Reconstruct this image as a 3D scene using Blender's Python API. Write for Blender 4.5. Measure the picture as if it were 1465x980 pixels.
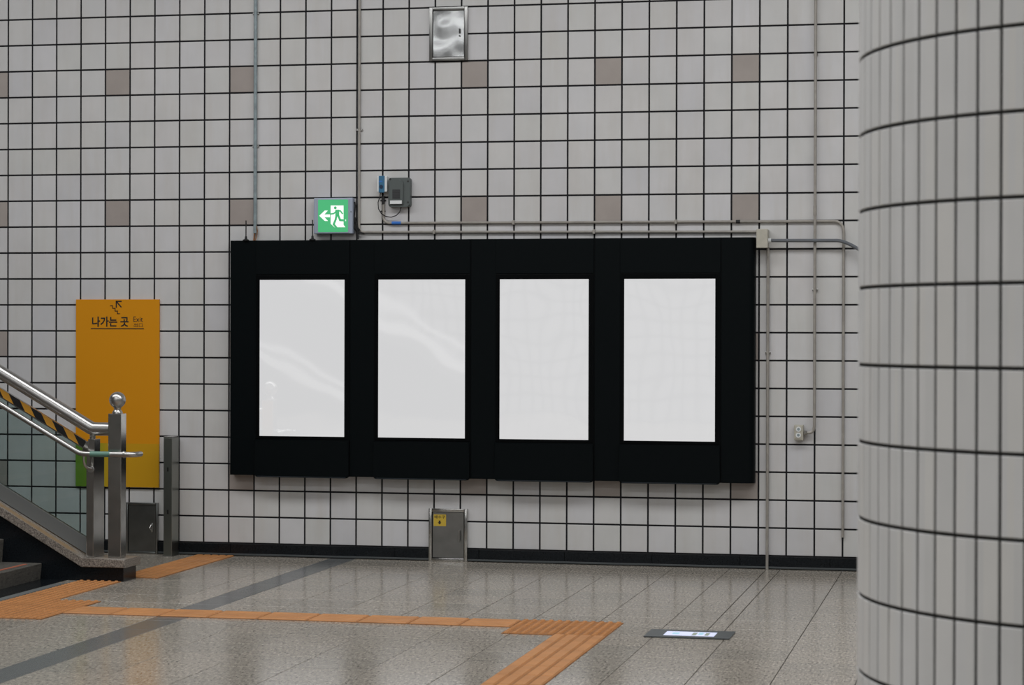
import bpy, bmesh, math, random
from mathutils import Vector, Matrix
random.seed(7)
for o in list(bpy.data.objects): bpy.data.objects.remove(o, do_unlink=True)
scn = bpy.context.scene
COL = scn.collection
R = math.radians

# ---------------------------------------------------------------- camera
W, H, FPX = 1465.0, 980.0, 3177.79
YAW, PIT, ROL = -0.2130865, -0.003668, 0.0027257
CAM = Vector((7.43975, -15.95417, 1.67842))
_fw = Vector((math.sin(YAW)*math.cos(PIT), math.cos(YAW)*math.cos(PIT), math.sin(PIT)))
_r = Vector((math.cos(YAW), -math.sin(YAW), 0)); _u = _r.cross(_fw)
RT = math.cos(ROL)*_r + math.sin(ROL)*_u
UP = -math.sin(ROL)*_r + math.cos(ROL)*_u
cam = bpy.data.cameras.new('camera'); co = bpy.data.objects.new('camera', cam); COL.objects.link(co)
m = Matrix.Identity(4)
for i in range(3):
    m[i][0], m[i][1], m[i][2], m[i][3] = RT[i], UP[i], -_fw[i], CAM[i]
co.matrix_world = m
cam.sensor_width = 36; cam.lens = FPX/W*36; cam.clip_end = 200
cam.dof.use_dof = True; cam.dof.focus_distance = 16.5; cam.dof.aperture_fstop = 6.3
scn.camera = co

# ---------------------------------------------------------------- world, lights, exposure
world = bpy.data.worlds.new('world'); scn.world = world; world.use_nodes = True
bg = world.node_tree.nodes['Background']; bg.inputs[0].default_value = (0.95, 0.97, 1.0, 1); bg.inputs[1].default_value = 0.12
def ceiling_light(x, y, z, sx, sy, power, colr=(0.985, 0.99, 1.0)):
    l = bpy.data.lights.new('ceiling_light', 'AREA'); l.shape = 'RECTANGLE'; l.size = sx; l.size_y = sy
    l.energy = power; l.color = colr
    o = bpy.data.objects.new('ceiling_light', l); COL.objects.link(o); o.location = (x, y, z)
    return o
ceiling_light(4.8, -3.9, 6.3, 18, 1.4, 545)
ceiling_light(6.0, -10.0, 6.3, 15, 1.6, 360)
ceiling_light(6.5, -15.5, 6.3, 15, 1.6, 330)
ceiling_light(-1.0, -24.5, 6.3, 15, 1.6, 560)  # added unseen row, brightens the opposite wall so the screens mirror it
vs = scn.view_settings
vs.view_transform = 'Standard'; vs.look = 'None'; vs.exposure = 0.0; vs.gamma = 1.0; vs.use_curve_mapping = False

# ---------------------------------------------------------------- pixel -> place (distance from the surface touched)
def ray(px, py): return _fw + RT*((px-W/2)/FPX) - UP*((py-H/2)/FPX)
def on_wall(px, py, Y=0.0):
    d = ray(px, py); t = (Y-CAM.y)/d.y; return CAM + d*t
def project(P):
    d = Vector(P)-CAM; z = d.dot(_fw); return W/2+FPX*d.dot(RT)/z, H/2-FPX*d.dot(UP)/z

# ---------------------------------------------------------------- materials
def srgb(r, g, b):
    f = lambda c: (c/255/12.92 if c/255 <= 0.04045 else ((c/255+0.055)/1.055)**2.4)
    return (f(r), f(g), f(b))
class NT:
    def __init__(s, name):
        s.m = bpy.data.materials.new(name); s.m.use_nodes = True; s.t = s.m.node_tree
        s.p = s.t.nodes['Principled BSDF']
    def n(s, typ, **kw):
        x = s.t.nodes.new(typ)
        for k, v in kw.items(): setattr(x, k, v)
        return x
    def l(s, a, b): s.t.links.new(a, b)
    def ramp(s, fac, stops):
        x = s.n('ShaderNodeValToRGB'); e = x.color_ramp.elements
        while len(e) < len(stops): e.new(0.5)
        for i, (pos, c) in enumerate(stops): e[i].position = pos; e[i].color = (*c, 1)
        s.l(fac, x.inputs[0]); return x.outputs[0]
    def noise(s, vec, scale, detail=2, rough=0.5):
        x = s.n('ShaderNodeTexNoise'); x.inputs['Scale'].default_value = scale
        x.inputs['Detail'].default_value = detail; x.inputs['Roughness'].default_value = rough
        if vec is not None: s.l(vec, x.inputs['Vector'])
        return x.outputs['Fac']
    def mix(s, fac, a, b, mode='MIX'):
        x = s.n('ShaderNodeMix', data_type='RGBA', blend_type=mode)
        for v, k in ((fac, 0), (a, 6), (b, 7)):
            if isinstance(v, (int, float)): x.inputs[k].default_value = v
            elif isinstance(v, tuple): x.inputs[k].default_value = (*v, 1)
            else: s.l(v, x.inputs[k])
        return x.outputs[2]
    def bump(s, h, strength, dist=0.01):
        x = s.n('ShaderNodeBump'); x.inputs['Strength'].default_value = strength; x.inputs['Distance'].default_value = dist
        s.l(h, x.inputs['Height']); s.l(x.outputs[0], s.p.inputs['Normal'])
    def pos(s): return s.n('ShaderNodeNewGeometry').outputs['Position']
    def cell(s, pitch, off):
        x = s.n('ShaderNodeVectorMath', operation='ADD'); s.l(s.pos(), x.inputs[0]); x.inputs[1].default_value = off
        y = s.n('ShaderNodeVectorMath', operation='DIVIDE'); s.l(x.outputs[0], y.inputs[0]); y.inputs[1].default_value = pitch
        z = s.n('ShaderNodeVectorMath', operation='FLOOR'); s.l(y.outputs[0], z.inputs[0])
        w = s.n('ShaderNodeTexWhiteNoise'); s.l(z.outputs[0], w.inputs['Vector']); return w.outputs['Value'], w.outputs['Color']
def simple(name, c, rough=0.5, metal=0.0, spec=0.5, emit=None, es=1.0, noise=0.0, nscale=30.0):
    k = NT(name); p = k.p
    p.inputs['Roughness'].default_value = rough; p.inputs['Metallic'].default_value = metal
    p.inputs['Specular IOR Level'].default_value = spec
    if noise:
        f = k.noise(k.pos(), nscale, 3)
        a = tuple(x*(1-noise) for x in c); b = tuple(min(1, x*(1+noise)) for x in c)
        k.l(k.ramp(f, [(0.3, a), (0.7, b)]), p.inputs['Base Color'])
    else: p.inputs['Base Color'].default_value = (*c, 1)
    if emit: p.inputs['Emission Color'].default_value = (*emit, 1); p.inputs['Emission Strength'].default_value = es
    return k.m
M = {}
def tile_mat(name, stops, pitch, off, rough=0.32, dirt=None):
    k = NT(name); v, c = k.cell(pitch, off)
    base = k.ramp(v, stops)
    blot = k.noise(k.pos(), 5.0, 3)
    base = k.mix(0.10, base, k.ramp(blot, [(0.35, (0.40, 0.40, 0.38)), (0.65, (0.72, 0.69, 0.66))]))
    if dirt:
        st = k.n('ShaderNodeMapping'); st.inputs['Scale'].default_value = (9, 1, 1.2); k.l(k.pos(), st.inputs['Vector'])
        g = k.ramp(k.noise(st.outputs[0], 1.0, 4, 0.6), [(0.45, (0, 0, 0)), (0.8, (0.5, 0.5, 0.5))])
        base = k.mix(g, base, dirt)
    k.l(base, k.p.inputs['Base Color'])
    k.p.inputs['Roughness'].default_value = rough; k.p.inputs['Specular IOR Level'].default_value = 0.35
    k.bump(k.noise(k.pos(), 7.0, 2), 0.06, 0.02)
    return k.m
M['tile'] = tile_mat('glazed_tile', [(0, (0.545, 0.545, 0.565)), (0.35, (0.580, 0.572, 0.572)), (0.65, (0.560, 0.562, 0.550)), (1, (0.590, 0.588, 0.605))],
                     (0.2, 5, 0.2), (0.0, 2.5, 0.105), dirt=(0.50, 0.475, 0.44))
M['accent'] = tile_mat('brown_tile', [(0, (0.31, 0.27, 0.25)), (1, (0.34, 0.30, 0.275))], (0.2, 5, 0.2), (0, 2.5, 0.105))
M['ptile'] = tile_mat('pillar_tile', [(0, (0.655, 0.655, 0.648)), (0.5, (0.695, 0.695, 0.692)), (1, (0.71, 0.702, 0.68))], (0.07, 0.07, 0.2), (0, 0, 0), rough=0.4)
M['grout'] = simple('dark_grout', (0.016, 0.016, 0.018), 0.9, spec=0.1)
M['pgrout'] = simple('pillar_grout', (0.03, 0.03, 0.029), 0.9, spec=0.1)
def granite(name, lo, mid, hi, rough, spec=0.4, cell=True, scale=110):
    k = NT(name); P = k.pos()
    mp = k.n('ShaderNodeMapping'); mp.inputs['Scale'].default_value = (1, 0.3, 1); k.l(P, mp.inputs['Vector'])
    f = k.noise(mp.outputs[0], scale, 3, 0.8)
    base = k.ramp(f, [(0.33, lo), (0.46, mid), (0.55, mid), (0.68, hi)])
    if cell:
        v, c = k.cell((0.4, 0.4, 5), (0, 0.1, 2.5))
        base = k.mix(0.5, base, k.ramp(v, [(0, (0.42, 0.42, 0.41)), (1, (0.58, 0.56, 0.54))]), 'OVERLAY')
    k.l(base, k.p.inputs['Base Color'])
    rr = k.n('ShaderNodeMapRange'); rr.inputs[3].default_value = rough*0.85; rr.inputs[4].default_value = rough*1.2
    k.l(k.noise(P, 3.0, 3), rr.inputs[0]); k.l(rr.outputs[0], k.p.inputs['Roughness'])
    k.p.inputs['Specular IOR Level'].default_value = spec
    return k.m
M['floor'] = granite('floor_granite', (0.045, 0.042, 0.037), (0.315, 0.288, 0.248), (0.62, 0.57, 0.50), 0.17, spec=0.42, scale=75)
M['floor_dark'] = granite('dark_band_granite', (0.06, 0.063, 0.065), (0.115, 0.12, 0.12), (0.19, 0.195, 0.195), 0.22, cell=False)
M['cap'] = granite('cap_granite', (0.05, 0.045, 0.04), (0.25, 0.22, 0.19), (0.42, 0.38, 0.33), 0.4, cell=False, scale=120)
M['step'] = granite('step_granite', (0.03, 0.03, 0.027), (0.095, 0.091, 0.08), (0.16, 0.152, 0.135), 0.45, cell=False, scale=90)
M['blackstone'] = granite('black_granite', (0.003, 0.004, 0.005), (0.006, 0.008, 0.010), (0.013, 0.016, 0.02), 0.22, spec=0.25, cell=False)
M['joint'] = simple('floor_joint', (0.035, 0.033, 0.03), 0.9, spec=0.1)
M['black'] = simple('black_powder_coat', (0.0020, 0.0036, 0.0043), 0.45, spec=0.08)
M['lip'] = simple('dark_blue_grey_lip', (0.012, 0.017, 0.021), 0.4, spec=0.2)  # lighter than the covers: light caught on the ledge, put into its colour
M['black2'] = simple('black_gloss_bezel', (0.001, 0.0016, 0.002), 0.35, spec=0.08)
M['rubber'] = simple('black_cable', (0.008, 0.008, 0.009), 0.6)
M['steel'] = simple('brushed_steel', (0.48, 0.475, 0.455), 0.19, 1.0, noise=0.08, nscale=14)
M['steel_satin'] = simple('satin_steel', (0.30, 0.31, 0.285), 0.33, 1.0)
M['steel_dark'] = simple('dull_steel_plate', (0.27, 0.27, 0.262), 0.34, 1.0, noise=0.1, nscale=9)
M['chrome'] = simple('polished_steel', (0.47, 0.465, 0.45), 0.3, 1.0)
M['pipe_blue'] = simple('galvanised_blue_pipe', (0.27, 0.33, 0.35), 0.45, 0.35, noise=0.2, nscale=25)
M['pipe'] = simple('beige_painted_pipe', (0.33, 0.31, 0.28), 0.45, 0.2, noise=0.12, nscale=20)
M['pipe_grey'] = simple('grey_flexible_conduit', (0.115, 0.125, 0.14), 0.5)
M['beige'] = simple('beige_plastic', (0.44, 0.42, 0.355), 0.5, noise=0.06)
M['channel'] = simple('dull_grey_channel', (0.155, 0.165, 0.165), 0.45, 0.2)
M['enamel'] = simple('white_enamel', (0.80, 0.80, 0.80), 0.35)
M['white'] = simple('white_plastic', (0.72, 0.74, 0.74), 0.4)
M['ink'] = simple('black_ink', (0.012, 0.010, 0.007), 0.6)
M['screw'] = simple('dark_screw', (0.02, 0.02, 0.02), 0.5)
M['rust'] = simple('rusty_copper', (0.23, 0.11, 0.05), 0.7, noise=0.4)
M['tapeblue'] = simple('blue_tape', (0.03, 0.16, 0.55), 0.5)
M['tapegreen'] = simple('green_braille_tape', (0.12, 0.25, 0.20), 0.4)
M['orange'] = simple('orange_tactile', (0.45, 0.20, 0.068), 0.5, spec=0.3, noise=0.12, nscale=6)
M['orange_low'] = simple('orange_tactile_dark', (0.29, 0.125, 0.042), 0.6, spec=0.2, noise=0.2, nscale=5)  # darker orange for the slab between domes and bars
M['haz_y'] = simple('hazard_yellow', (0.60, 0.29, 0.025), 0.5)
M['haz_k'] = simple('hazard_black', (0.006, 0.006, 0.006), 0.5)
M['salmon'] = simple('antislip_orange', (0.33, 0.10, 0.055), 0.7, noise=0.15, nscale=40)
M['slat'] = simple('grille_slat', (0.045, 0.047, 0.05), 0.6)
M['icom'] = simple('grey_green_plastic', (0.085, 0.10, 0.098), 0.45)
M['icom_dark'] = simple('dark_grille', (0.03, 0.032, 0.034), 0.6)
M['blueface'] = simple('blue_face', (0.035, 0.15, 0.27), 0.4)
M['navy'] = simple('navy_lens', (0.012, 0.03, 0.07), 0.3)
M['signframe'] = simple('pale_blue_grey_case', (0.34, 0.39, 0.48), 0.45)
M['yellow'] = simple('yellow_sticker', (0.55, 0.38, 0.04), 0.5)
M['plate'] = simple('dark_floor_plate', (0.062, 0.07, 0.072), 0.4, spec=0.4)
M['ceil'] = simple('ceiling_grey', (0.26, 0.26, 0.26), 0.8)
M['exit_green'] = simple('lit_green', (0.02, 0.10, 0.05), 0.4, emit=(0.055, 0.40, 0.155), es=1.0)
M['exit_white'] = simple('lit_white', (0.3, 0.3, 0.3), 0.4, emit=(0.86, 0.93, 0.84), es=1.0)
def screen_mat(name, v):
    k = NT(name); p = k.p
    p.inputs['Base Color'].default_value = (0.02, 0.02, 0.02, 1); p.inputs['Roughness'].default_value = 0.03
    p.inputs['IOR'].default_value = 2.6
    p.inputs['Emission Color'].default_value = (v*0.99, v*0.99, v*1.0, 1); p.inputs['Emission Strength'].default_value = 1.0
    k.bump(k.noise(k.pos(), 1.7, 1), 0.11, 0.02)
    return k.m
M['screen'] = screen_mat('lit_blank_screen', 0.63)
M['lcd'] = simple('lit_floor_display', (0.05, 0.05, 0.05), 0.3, emit=(0.66, 0.70, 0.93))
M['lcd_cyan'] = simple('lit_cyan', (0.05, 0.05, 0.05), 0.3, emit=(0.34, 0.60, 0.72))
M['lcd_olive'] = simple('lit_olive', (0.05, 0.05, 0.05), 0.3, emit=(0.22, 0.26, 0.20))
def glass_mat():
    k = NT('tinted_glass'); t = k.t
    tr = k.n('ShaderNodeBsdfTransparent'); tr.inputs[0].default_value = (0.70, 0.775, 0.765, 1)
    gl = k.n('ShaderNodeBsdfGlossy'); gl.inputs[0].default_value = (0.9, 0.95, 0.95, 1); gl.inputs['Roughness'].default_value = 0.04
    fr = k.n('ShaderNodeFresnel'); fr.inputs[0].default_value = 1.45
    mx = k.n('ShaderNodeMixShader'); k.l(fr.outputs[0], mx.inputs[0]); k.l(tr.outputs[0], mx.inputs[1]); k.l(gl.outputs[0], mx.inputs[2])
    k.l(mx.outputs[0], t.nodes['Material Output'].inputs[0]); return k.m
M['glass'] = glass_mat()
def wavy_mirror():
    k = NT('warped_bright_steel'); p = k.p
    p.inputs['Base Color'].default_value = (0.50, 0.51, 0.51, 1); p.inputs['Metallic'].default_value = 1; p.inputs['Roughness'].default_value = 0.2
    k.bump(k.noise(k.pos(), 4.6, 1, 0.3), 0.55, 0.05); return k.m
M['mirror'] = wavy_mirror()
def sign_mat():   # flat print: amber board, yellow band at the foot running into green on the left
    k = NT('printed_amber_board'); p = k.p
    s = k.n('ShaderNodeSeparateXYZ'); k.l(k.pos(), s.inputs[0])
    mr = k.n('ShaderNodeMapRange'); mr.inputs[1].default_value = 0.62; mr.inputs[2].default_value = 0.93; k.l(s.outputs[0], mr.inputs[0])
    foot = k.ramp(mr.outputs[0], [(0.0, (0.15, 0.29, 0.030)), (0.3, (0.20, 0.31, 0.03)), (0.75, (0.50, 0.29, 0.014)), (1, (0.54, 0.29, 0.014))])
    gt = k.n('ShaderNodeMath', operation='LESS_THAN'); gt.inputs[1].default_value = 0.838; k.l(s.outputs[2], gt.inputs[0])
    k.l(k.mix(gt.outputs[0], (0.64, 0.262, 0.010), foot), p.inputs['Base Color'])
    p.inputs['Roughness'].default_value = 0.45; p.inputs['Specular IOR Level'].default_value = 0.12
    return k.m
M['signboard'] = sign_mat()
def capstain():
    k = NT('stained_cap_granite'); P = k.pos()
    base = k.ramp(k.noise(P, 120, 3, 0.75), [(0.34, (0.045, 0.038, 0.034)), (0.5, (0.20, 0.175, 0.15)), (0.66, (0.38, 0.34, 0.295))])
    s = k.n('ShaderNodeSeparateXYZ'); k.l(P, s.inputs[0])
    ad = k.n('ShaderNodeMath', operation='ADD'); k.l(s.outputs[1], ad.inputs[0])
    nz = k.n('ShaderNodeMapRange'); nz.inputs[3].default_value = -0.03; nz.inputs[4].default_value = 0.03; k.l(k.noise(P, 9, 4, 0.7), nz.inputs[0]); k.l(nz.outputs[0], ad.inputs[1])
    st = k.ramp(ad.outputs[0], [(0, (0, 0, 0)), (1, (0, 0, 0))])
    mr = k.n('ShaderNodeMapRange'); mr.inputs[1].default_value = -1.875; mr.inputs[2].default_value = -1.735; k.l(ad.outputs[0], mr.inputs[0])
    fac = k.ramp(mr.outputs[0], [(0.10, (0, 0, 0)), (0.28, (0.8, 0.8, 0.8)), (0.55, (0.75, 0.75, 0.75)), (0.80, (0, 0, 0))])
    lx = k.n('ShaderNodeMapRange'); lx.inputs[1].default_value = 1.38; lx.inputs[2].default_value = 1.30; k.l(s.outputs[0], lx.inputs[0])
    fm_ = k.n('ShaderNodeMath', operation='MULTIPLY'); k.l(fac, fm_.inputs[0]); k.l(lx.outputs[0], fm_.inputs[1]); fac = fm_.outputs[0]
    k.l(k.mix(fac, base, (0.25, 0.155, 0.065)), k.p.inputs['Base Color']); k.p.inputs['Roughness'].default_value = 0.4
    return k.m
M['capstain'] = capstain()
def far_tiles():
    k = NT('far_tiled_wall'); b = k.n('ShaderNodeTexBrick'); b.offset = 0; b.inputs['Scale'].default_value = 1.0
    b.inputs['Brick Width'].default_value = 0.3; b.inputs['Row Height'].default_value = 0.4; b.inputs['Mortar Size'].default_value = 0.03
    b.inputs['Color1'].default_value = (0.42, 0.42, 0.42, 1); b.inputs['Color2'].default_value = (0.38, 0.38, 0.38, 1); b.inputs['Mortar'].default_value = (0.03, 0.03, 0.03, 1)
    s = k.n('ShaderNodeSeparateXYZ'); k.l(k.pos(), s.inputs[0]); c = k.n('ShaderNodeCombineXYZ'); k.l(s.outputs[0], c.inputs[0]); k.l(s.outputs[2], c.inputs[1])
    k.l(c.outputs[0], b.inputs['Vector']); k.l(b.outputs[0], k.p.inputs['Base Color']); k.p.inputs['Roughness'].default_value = 0.5; return k.m
M['fartiles'] = far_tiles()

# ---------------------------------------------------------------- mesh helpers (world coordinates; obj() makes them local to the parent)
def root_loc(p):
    v = Vector((0, 0, 0))
    while p is not None: v += p.location; p = p.parent
    return v
def link(name, me, parent=None, loc=(0, 0, 0)):
    o = bpy.data.objects.new(name, me); COL.objects.link(o); o.parent = parent; o.location = loc; return o
def obj(name, bm, mat, parent=None, smooth=False, kind=None, label=None):
    off = root_loc(parent)
    vsx = bm.verts
    if parent is None or len(vsx) == 0: base = Vector((0, 0, 0))
    else:
        base = off
    xs = [v.co for v in vsx]
    c = Vector(((min(v.x for v in xs)+max(v.x for v in xs))/2, (min(v.y for v in xs)+max(v.y for v in xs))/2, min(v.z for v in xs)))
    bmesh.ops.translate(bm, verts=list(vsx), vec=-c)
    bmesh.ops.recalc_face_normals(bm, faces=list(bm.faces))
    me = bpy.data.meshes.new(name); bm.to_mesh(me); bm.free()
    for mm in (mat if isinstance(mat, list) else [mat]): me.materials.append(M[mm])
    if smooth:
        for f in me.polygons: f.use_smooth = True
        try: me.set_sharp_from_angle(angle=R(35))
        except Exception: pass
    o = link(name, me, parent, c-base)
    if kind: o['kind'] = kind
    if label: o['label'] = label
    return o
def thing(name, loc, label, cat, group=None):
    o = bpy.data.objects.new(name, None); COL.objects.link(o); o.location = loc; o.empty_display_size = 0.1
    o['label'] = label; o['category'] = cat
    if group: o['group'] = group
    return o
def tag(o, label, cat, group=None):
    o['label'] = label; o['category'] = cat
    if group: o['group'] = group
    return o
def box(bm, x0, x1, y0, y1, z0, z1, bev=0.0, mi=0):
    b2 = bmesh.new()
    bmesh.ops.create_cube(b2, size=1)
    for v in b2.verts: v.co = Vector(((x0+x1)/2+v.co.x*(x1-x0), (y0+y1)/2+v.co.y*(y1-y0), (z0+z1)/2+v.co.z*(z1-z0)))
    if bev: bmesh.ops.bevel(b2, geom=list(b2.edges), offset=bev, segments=2, affect='EDGES', profile=0.5)
    merge(bm, b2, mi); return bm
def merge(bm, b2, mi=0):
    mp = {v: bm.verts.new(v.co) for v in b2.verts}
    for f in b2.faces:
        try: nf = bm.faces.new([mp[v] for v in f.verts]); nf.material_index = mi
        except ValueError: pass
    b2.free()
def B(*a, **k): return box(bmesh.new(), *a, **k)
def prism(bm, pts, axis, a, b, mi=0):
    """polygon pts (2-D) swept along axis from a to b; axis y: pts are (x,z); x: (y,z); z: (x,y)"""
    def P(q, t): return {'y': (q[0], t, q[1]), 'x': (t, q[0], q[1]), 'z': (q[0], q[1], t)}[axis]
    A = [bm.verts.new(P(q, a)) for q in pts]; Bv = [bm.verts.new(P(q, b)) for q in pts]
    fs = [bm.faces.new(A), bm.faces.new(list(reversed(Bv)))]
    n = len(pts)
    for i in range(n): fs.append(bm.faces.new((A[i], Bv[i], Bv[(i+1) % n], A[(i+1) % n])))
    for f in fs: f.material_index = mi
    return bm
def rrect(x0, x1, z0, z1, r, n=6, corners=(1, 1, 1, 1)):
    out = []
    for k, (cx, cz, a0) in enumerate(((x1-r, z1-r, 0), (x0+r, z1-r, 90), (x0+r, z0+r, 180), (x1-r, z0+r, 270))):
        if corners[k]:
            for i in range(n+1):
                a = R(a0+90*i/n); out.append((cx+r*math.cos(a), cz+r*math.sin(a)))
        else: out.append(((x1, z1), (x0, z1), (x0, z0), (x1, z0))[k])
    return out
def tube(bm, pts, rad, seg=10, mi=0, caps=True):
    pts = [Vector(p) for p in pts]; rings = []
    up = Vector((0, 0, 1))
    d0 = (pts[1]-pts[0]).normalized()
    nrm = d0.cross(Vector((0, 1, 0)) if abs(d0.y) < 0.9 else Vector((1, 0, 0))).normalized()
    for i, p in enumerate(pts):
        if i == 0: d = d0
        elif i == len(pts)-1: d = (pts[i]-pts[i-1]).normalized()
        else: d = ((pts[i]-pts[i-1]).normalized()+(pts[i+1]-pts[i]).normalized()).normalized()
        nrm = (nrm-d*nrm.dot(d)).normalized(); bn = d.cross(nrm)
        k = 1.0
        if 0 < i < len(pts)-1:
            c = max(0.5, d.dot((pts[i]-pts[i-1]).normalized())); k = 1/c
        rr = rad[i] if isinstance(rad, (list, tuple)) else rad
        side = None
        if k > 1.001:
            side = ((pts[i+1]-pts[i]).normalized()-(pts[i]-pts[i-1]).normalized()); side = side.normalized() if side.length > 1e-6 else None
        ring = []
        for j in range(seg):
            a = 2*math.pi*j/seg; o = nrm*math.cos(a)*rr+bn*math.sin(a)*rr
            if side is not None: o = o+side*(o.dot(side))*(k-1)
            ring.append(bm.verts.new(p+o))
        rings.append(ring)
    for a, b in zip(rings, rings[1:]):
        for j in range(seg):
            f = bm.faces.new((a[j], a[(j+1) % seg], b[(j+1) % seg], b[j])); f.material_index = mi
    if caps:
        f = bm.faces.new(rings[0]); f.material_index = mi
        f = bm.faces.new(list(reversed(rings[-1]))); f.material_index = mi
    return bm
def arc(p0, p1, p2, n=6):
    """quadratic bend p0 -> p2 around corner p1"""
    a, b, c = Vector(p0), Vector(p1), Vector(p2)
    return [a*(1-t)**2+b*2*t*(1-t)+c*t*t for t in [i/n for i in range(n+1)]]
def lathe(bm, prof, cx, cy, seg=20, mi=0):
    rings = [[bm.verts.new((cx+r*math.cos(2*math.pi*j/seg), cy+r*math.sin(2*math.pi*j/seg), z)) for j in range(seg)] for r, z in prof]
    for a, b in zip(rings, rings[1:]):
        for j in range(seg): bm.faces.new((a[j], a[(j+1) % seg], b[(j+1) % seg], b[j])).material_index = mi
    bm.faces.new(list(reversed(rings[0]))); bm.faces.new(rings[-1]); return bm
def disc_y(bm, cx, cz, r, y0, y1, n=16, mi=0):
    return prism(bm, [(cx+r*math.cos(2*math.pi*i/n), cz+r*math.sin(2*math.pi*i/n)) for i in range(n)], 'y', y0, y1, mi)
def stroke(bm, pts, w, y0, y1):
    """flat thick polyline in the x-z plane, one box per leg with round-ish joints"""
    for (ax, az), (bx, bz) in zip(pts, pts[1:]):
        d = Vector((bx-ax, bz-az)); L = d.length
        if L < 1e-6: continue
        d /= L; n = Vector((-d.y, d.x))*w/2; e = d*w*0.30
        q = [(ax-e.x+n.x, az-e.y+n.y), (bx+e.x+n.x, bz+e.y+n.y), (bx+e.x-n.x, bz+e.y-n.y), (ax-e.x-n.x, az-e.y-n.y)]
        prism(bm, q, 'y', y0, y1)
    return bm
def text_bm(body, x0, x1, z0, z1, y, offset=0.0):
    cu = bpy.data.curves.new('t', 'FONT'); cu.body = body; cu.size = 1; cu.offset = offset; cu.resolution_u = 3
    o = bpy.data.objects.new('t', cu); COL.objects.link(o)
    dg = bpy.context.evaluated_depsgraph_get(); me = bpy.data.meshes.new_from_object(o.evaluated_get(dg))
    bm = bmesh.new(); bm.from_mesh(me)
    bpy.data.objects.remove(o, do_unlink=True); bpy.data.curves.remove(cu); bpy.data.meshes.remove(me)
    xs = [v.co.x for v in bm.verts]; zs = [v.co.y for v in bm.verts]
    ax, bx_, az, bz_ = min(xs), max(xs), min(zs), max(zs)
    for v in bm.verts: v.co = Vector((x0+(v.co.x-ax)/(bx_-ax)*(x1-x0), y, z0+(v.co.y-az)/(bz_-az)*(z1-z0)))
    return bm

# ================================================================ the setting
# ---- back wall: dark grout bed with glazed tiles on it
T = 0.2; ZB = 0.095; GAP = 0.0125
def zrow(r): return ZB+(21-r)*T          # joint line r
wall = obj('wall_back', B(-7, 12, 0.004, 0.25, 0, 5.495), 'grout', kind='structure')
wall['label'] = 'grey tiled station wall with dark joints'
def tile_bm(bm, cx, cz, w, h, mi=0):
    b, e, t = 0.0018, 0.006, 0.0
    xo, zo = w/2, h/2; xi, zi = xo-b, zo-b
    q = lambda X, Z, y: [bm.verts.new((cx+sx*X, y, cz+sz*Z)) for sx, sz in ((-1, -1), (1, -1), (1, 1), (-1, 1))]
    k, o, i = q(xo, zo, e), q(xo, zo, 0.0015), q(xi, zi, t)
    for A, C in ((k, o), (o, i)):
        for n in range(4): bm.faces.new((A[n], A[(n+1) % 4], C[(n+1) % 4], C[n])).material_index = mi
    bm.faces.new(i).material_index = mi
def share(name, bm, mat):
    bmesh.ops.recalc_face_normals(bm, faces=list(bm.faces)); me = bpy.data.meshes.new(name); bm.to_mesh(me); bm.free(); me.materials.append(M[mat]); return me
bm = bmesh.new(); tile_bm(bm, 0, 0, T-GAP, T-GAP); ME_TILE = share('wall_tile', bm, 'tile')
bm = bmesh.new(); tile_bm(bm, 0, 0, T-GAP, T-GAP); ME_ACC = share('accent_tile', bm, 'accent')
HIDE = [(331, 345, 1072, 684), (110, 430, 226, 695), (0, 640, 120, 1000)]
ACC_COL = {-6, -1, 4, 9, 18, 23, 28, 33, 38, 43}; ACC_ROW = {-2, 3, 8, 13, 18}
cand, rest = [], []
for c in range(-35, 60):
    for r in range(-6, 21):
        cx, cz = (c+0.5)*T, zrow(r+0.5)
        px, py = project((cx, 0, cz))
        vis = -5 < px < 1224 and -5 < py < 800 and not any(a < px < b2_ and e < py < d for a, e, b2_, d in HIDE)
        acc = c in ACC_COL and r in ACC_ROW
        if vis and acc: link('accent_tile', ME_ACC, wall, Vector((cx, 0, cz))-root_loc(wall))
        elif vis: cand.append((px, cx, cz))
        else: rest.append((cx, cz, acc))
cand.sort(reverse=True)
for k, (px, cx, cz) in enumerate(cand):
    if k < 300:
        o = link('wall_tile', ME_TILE, wall, Vector((cx, 0, cz))-root_loc(wall))
        o.rotation_euler = (random.gauss(0, 0.0016), 0, random.gauss(0, 0.0016))
    else: rest.append((cx, cz, False))
bm = bmesh.new()
for cx, cz, acc in rest: tile_bm(bm, cx, cz, T-GAP, T-GAP, 1 if acc else 0)
obj('tile_field', bm, ['tile', 'accent'], wall, kind='stuff')
obj('expansion_joint', B(14*T+0.003, 14*T+0.018, 0.0012, 0.004, ZB, 5.4), 'rubber', wall, label='thick black vertical sealant joint')

# ---- baseboard
bb = obj('baseboard_back', B(-7, 12, -0.006, 0.004, 0, ZB-0.004), 'joint', kind='structure')
bb['label'] = 'black polished stone baseboard along the tiled wall'
x = 1.82-0.642*13
while x < 12:
    for a, b in ((x+0.0015, x+0.6405),):
        a, b = max(a, -7), min(b, 12)
        if b-a > 0.05: obj('baseboard_piece', B(a, b, -0.018, -0.006, 0.012, ZB-0.004, bev=0.0015), 'blackstone', bb)
    x += 0.642
obj('bottom_strip', B(-7, 12, -0.021, -0.006, 0.006, 0.020, bev=0.002), 'plate', bb)

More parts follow.
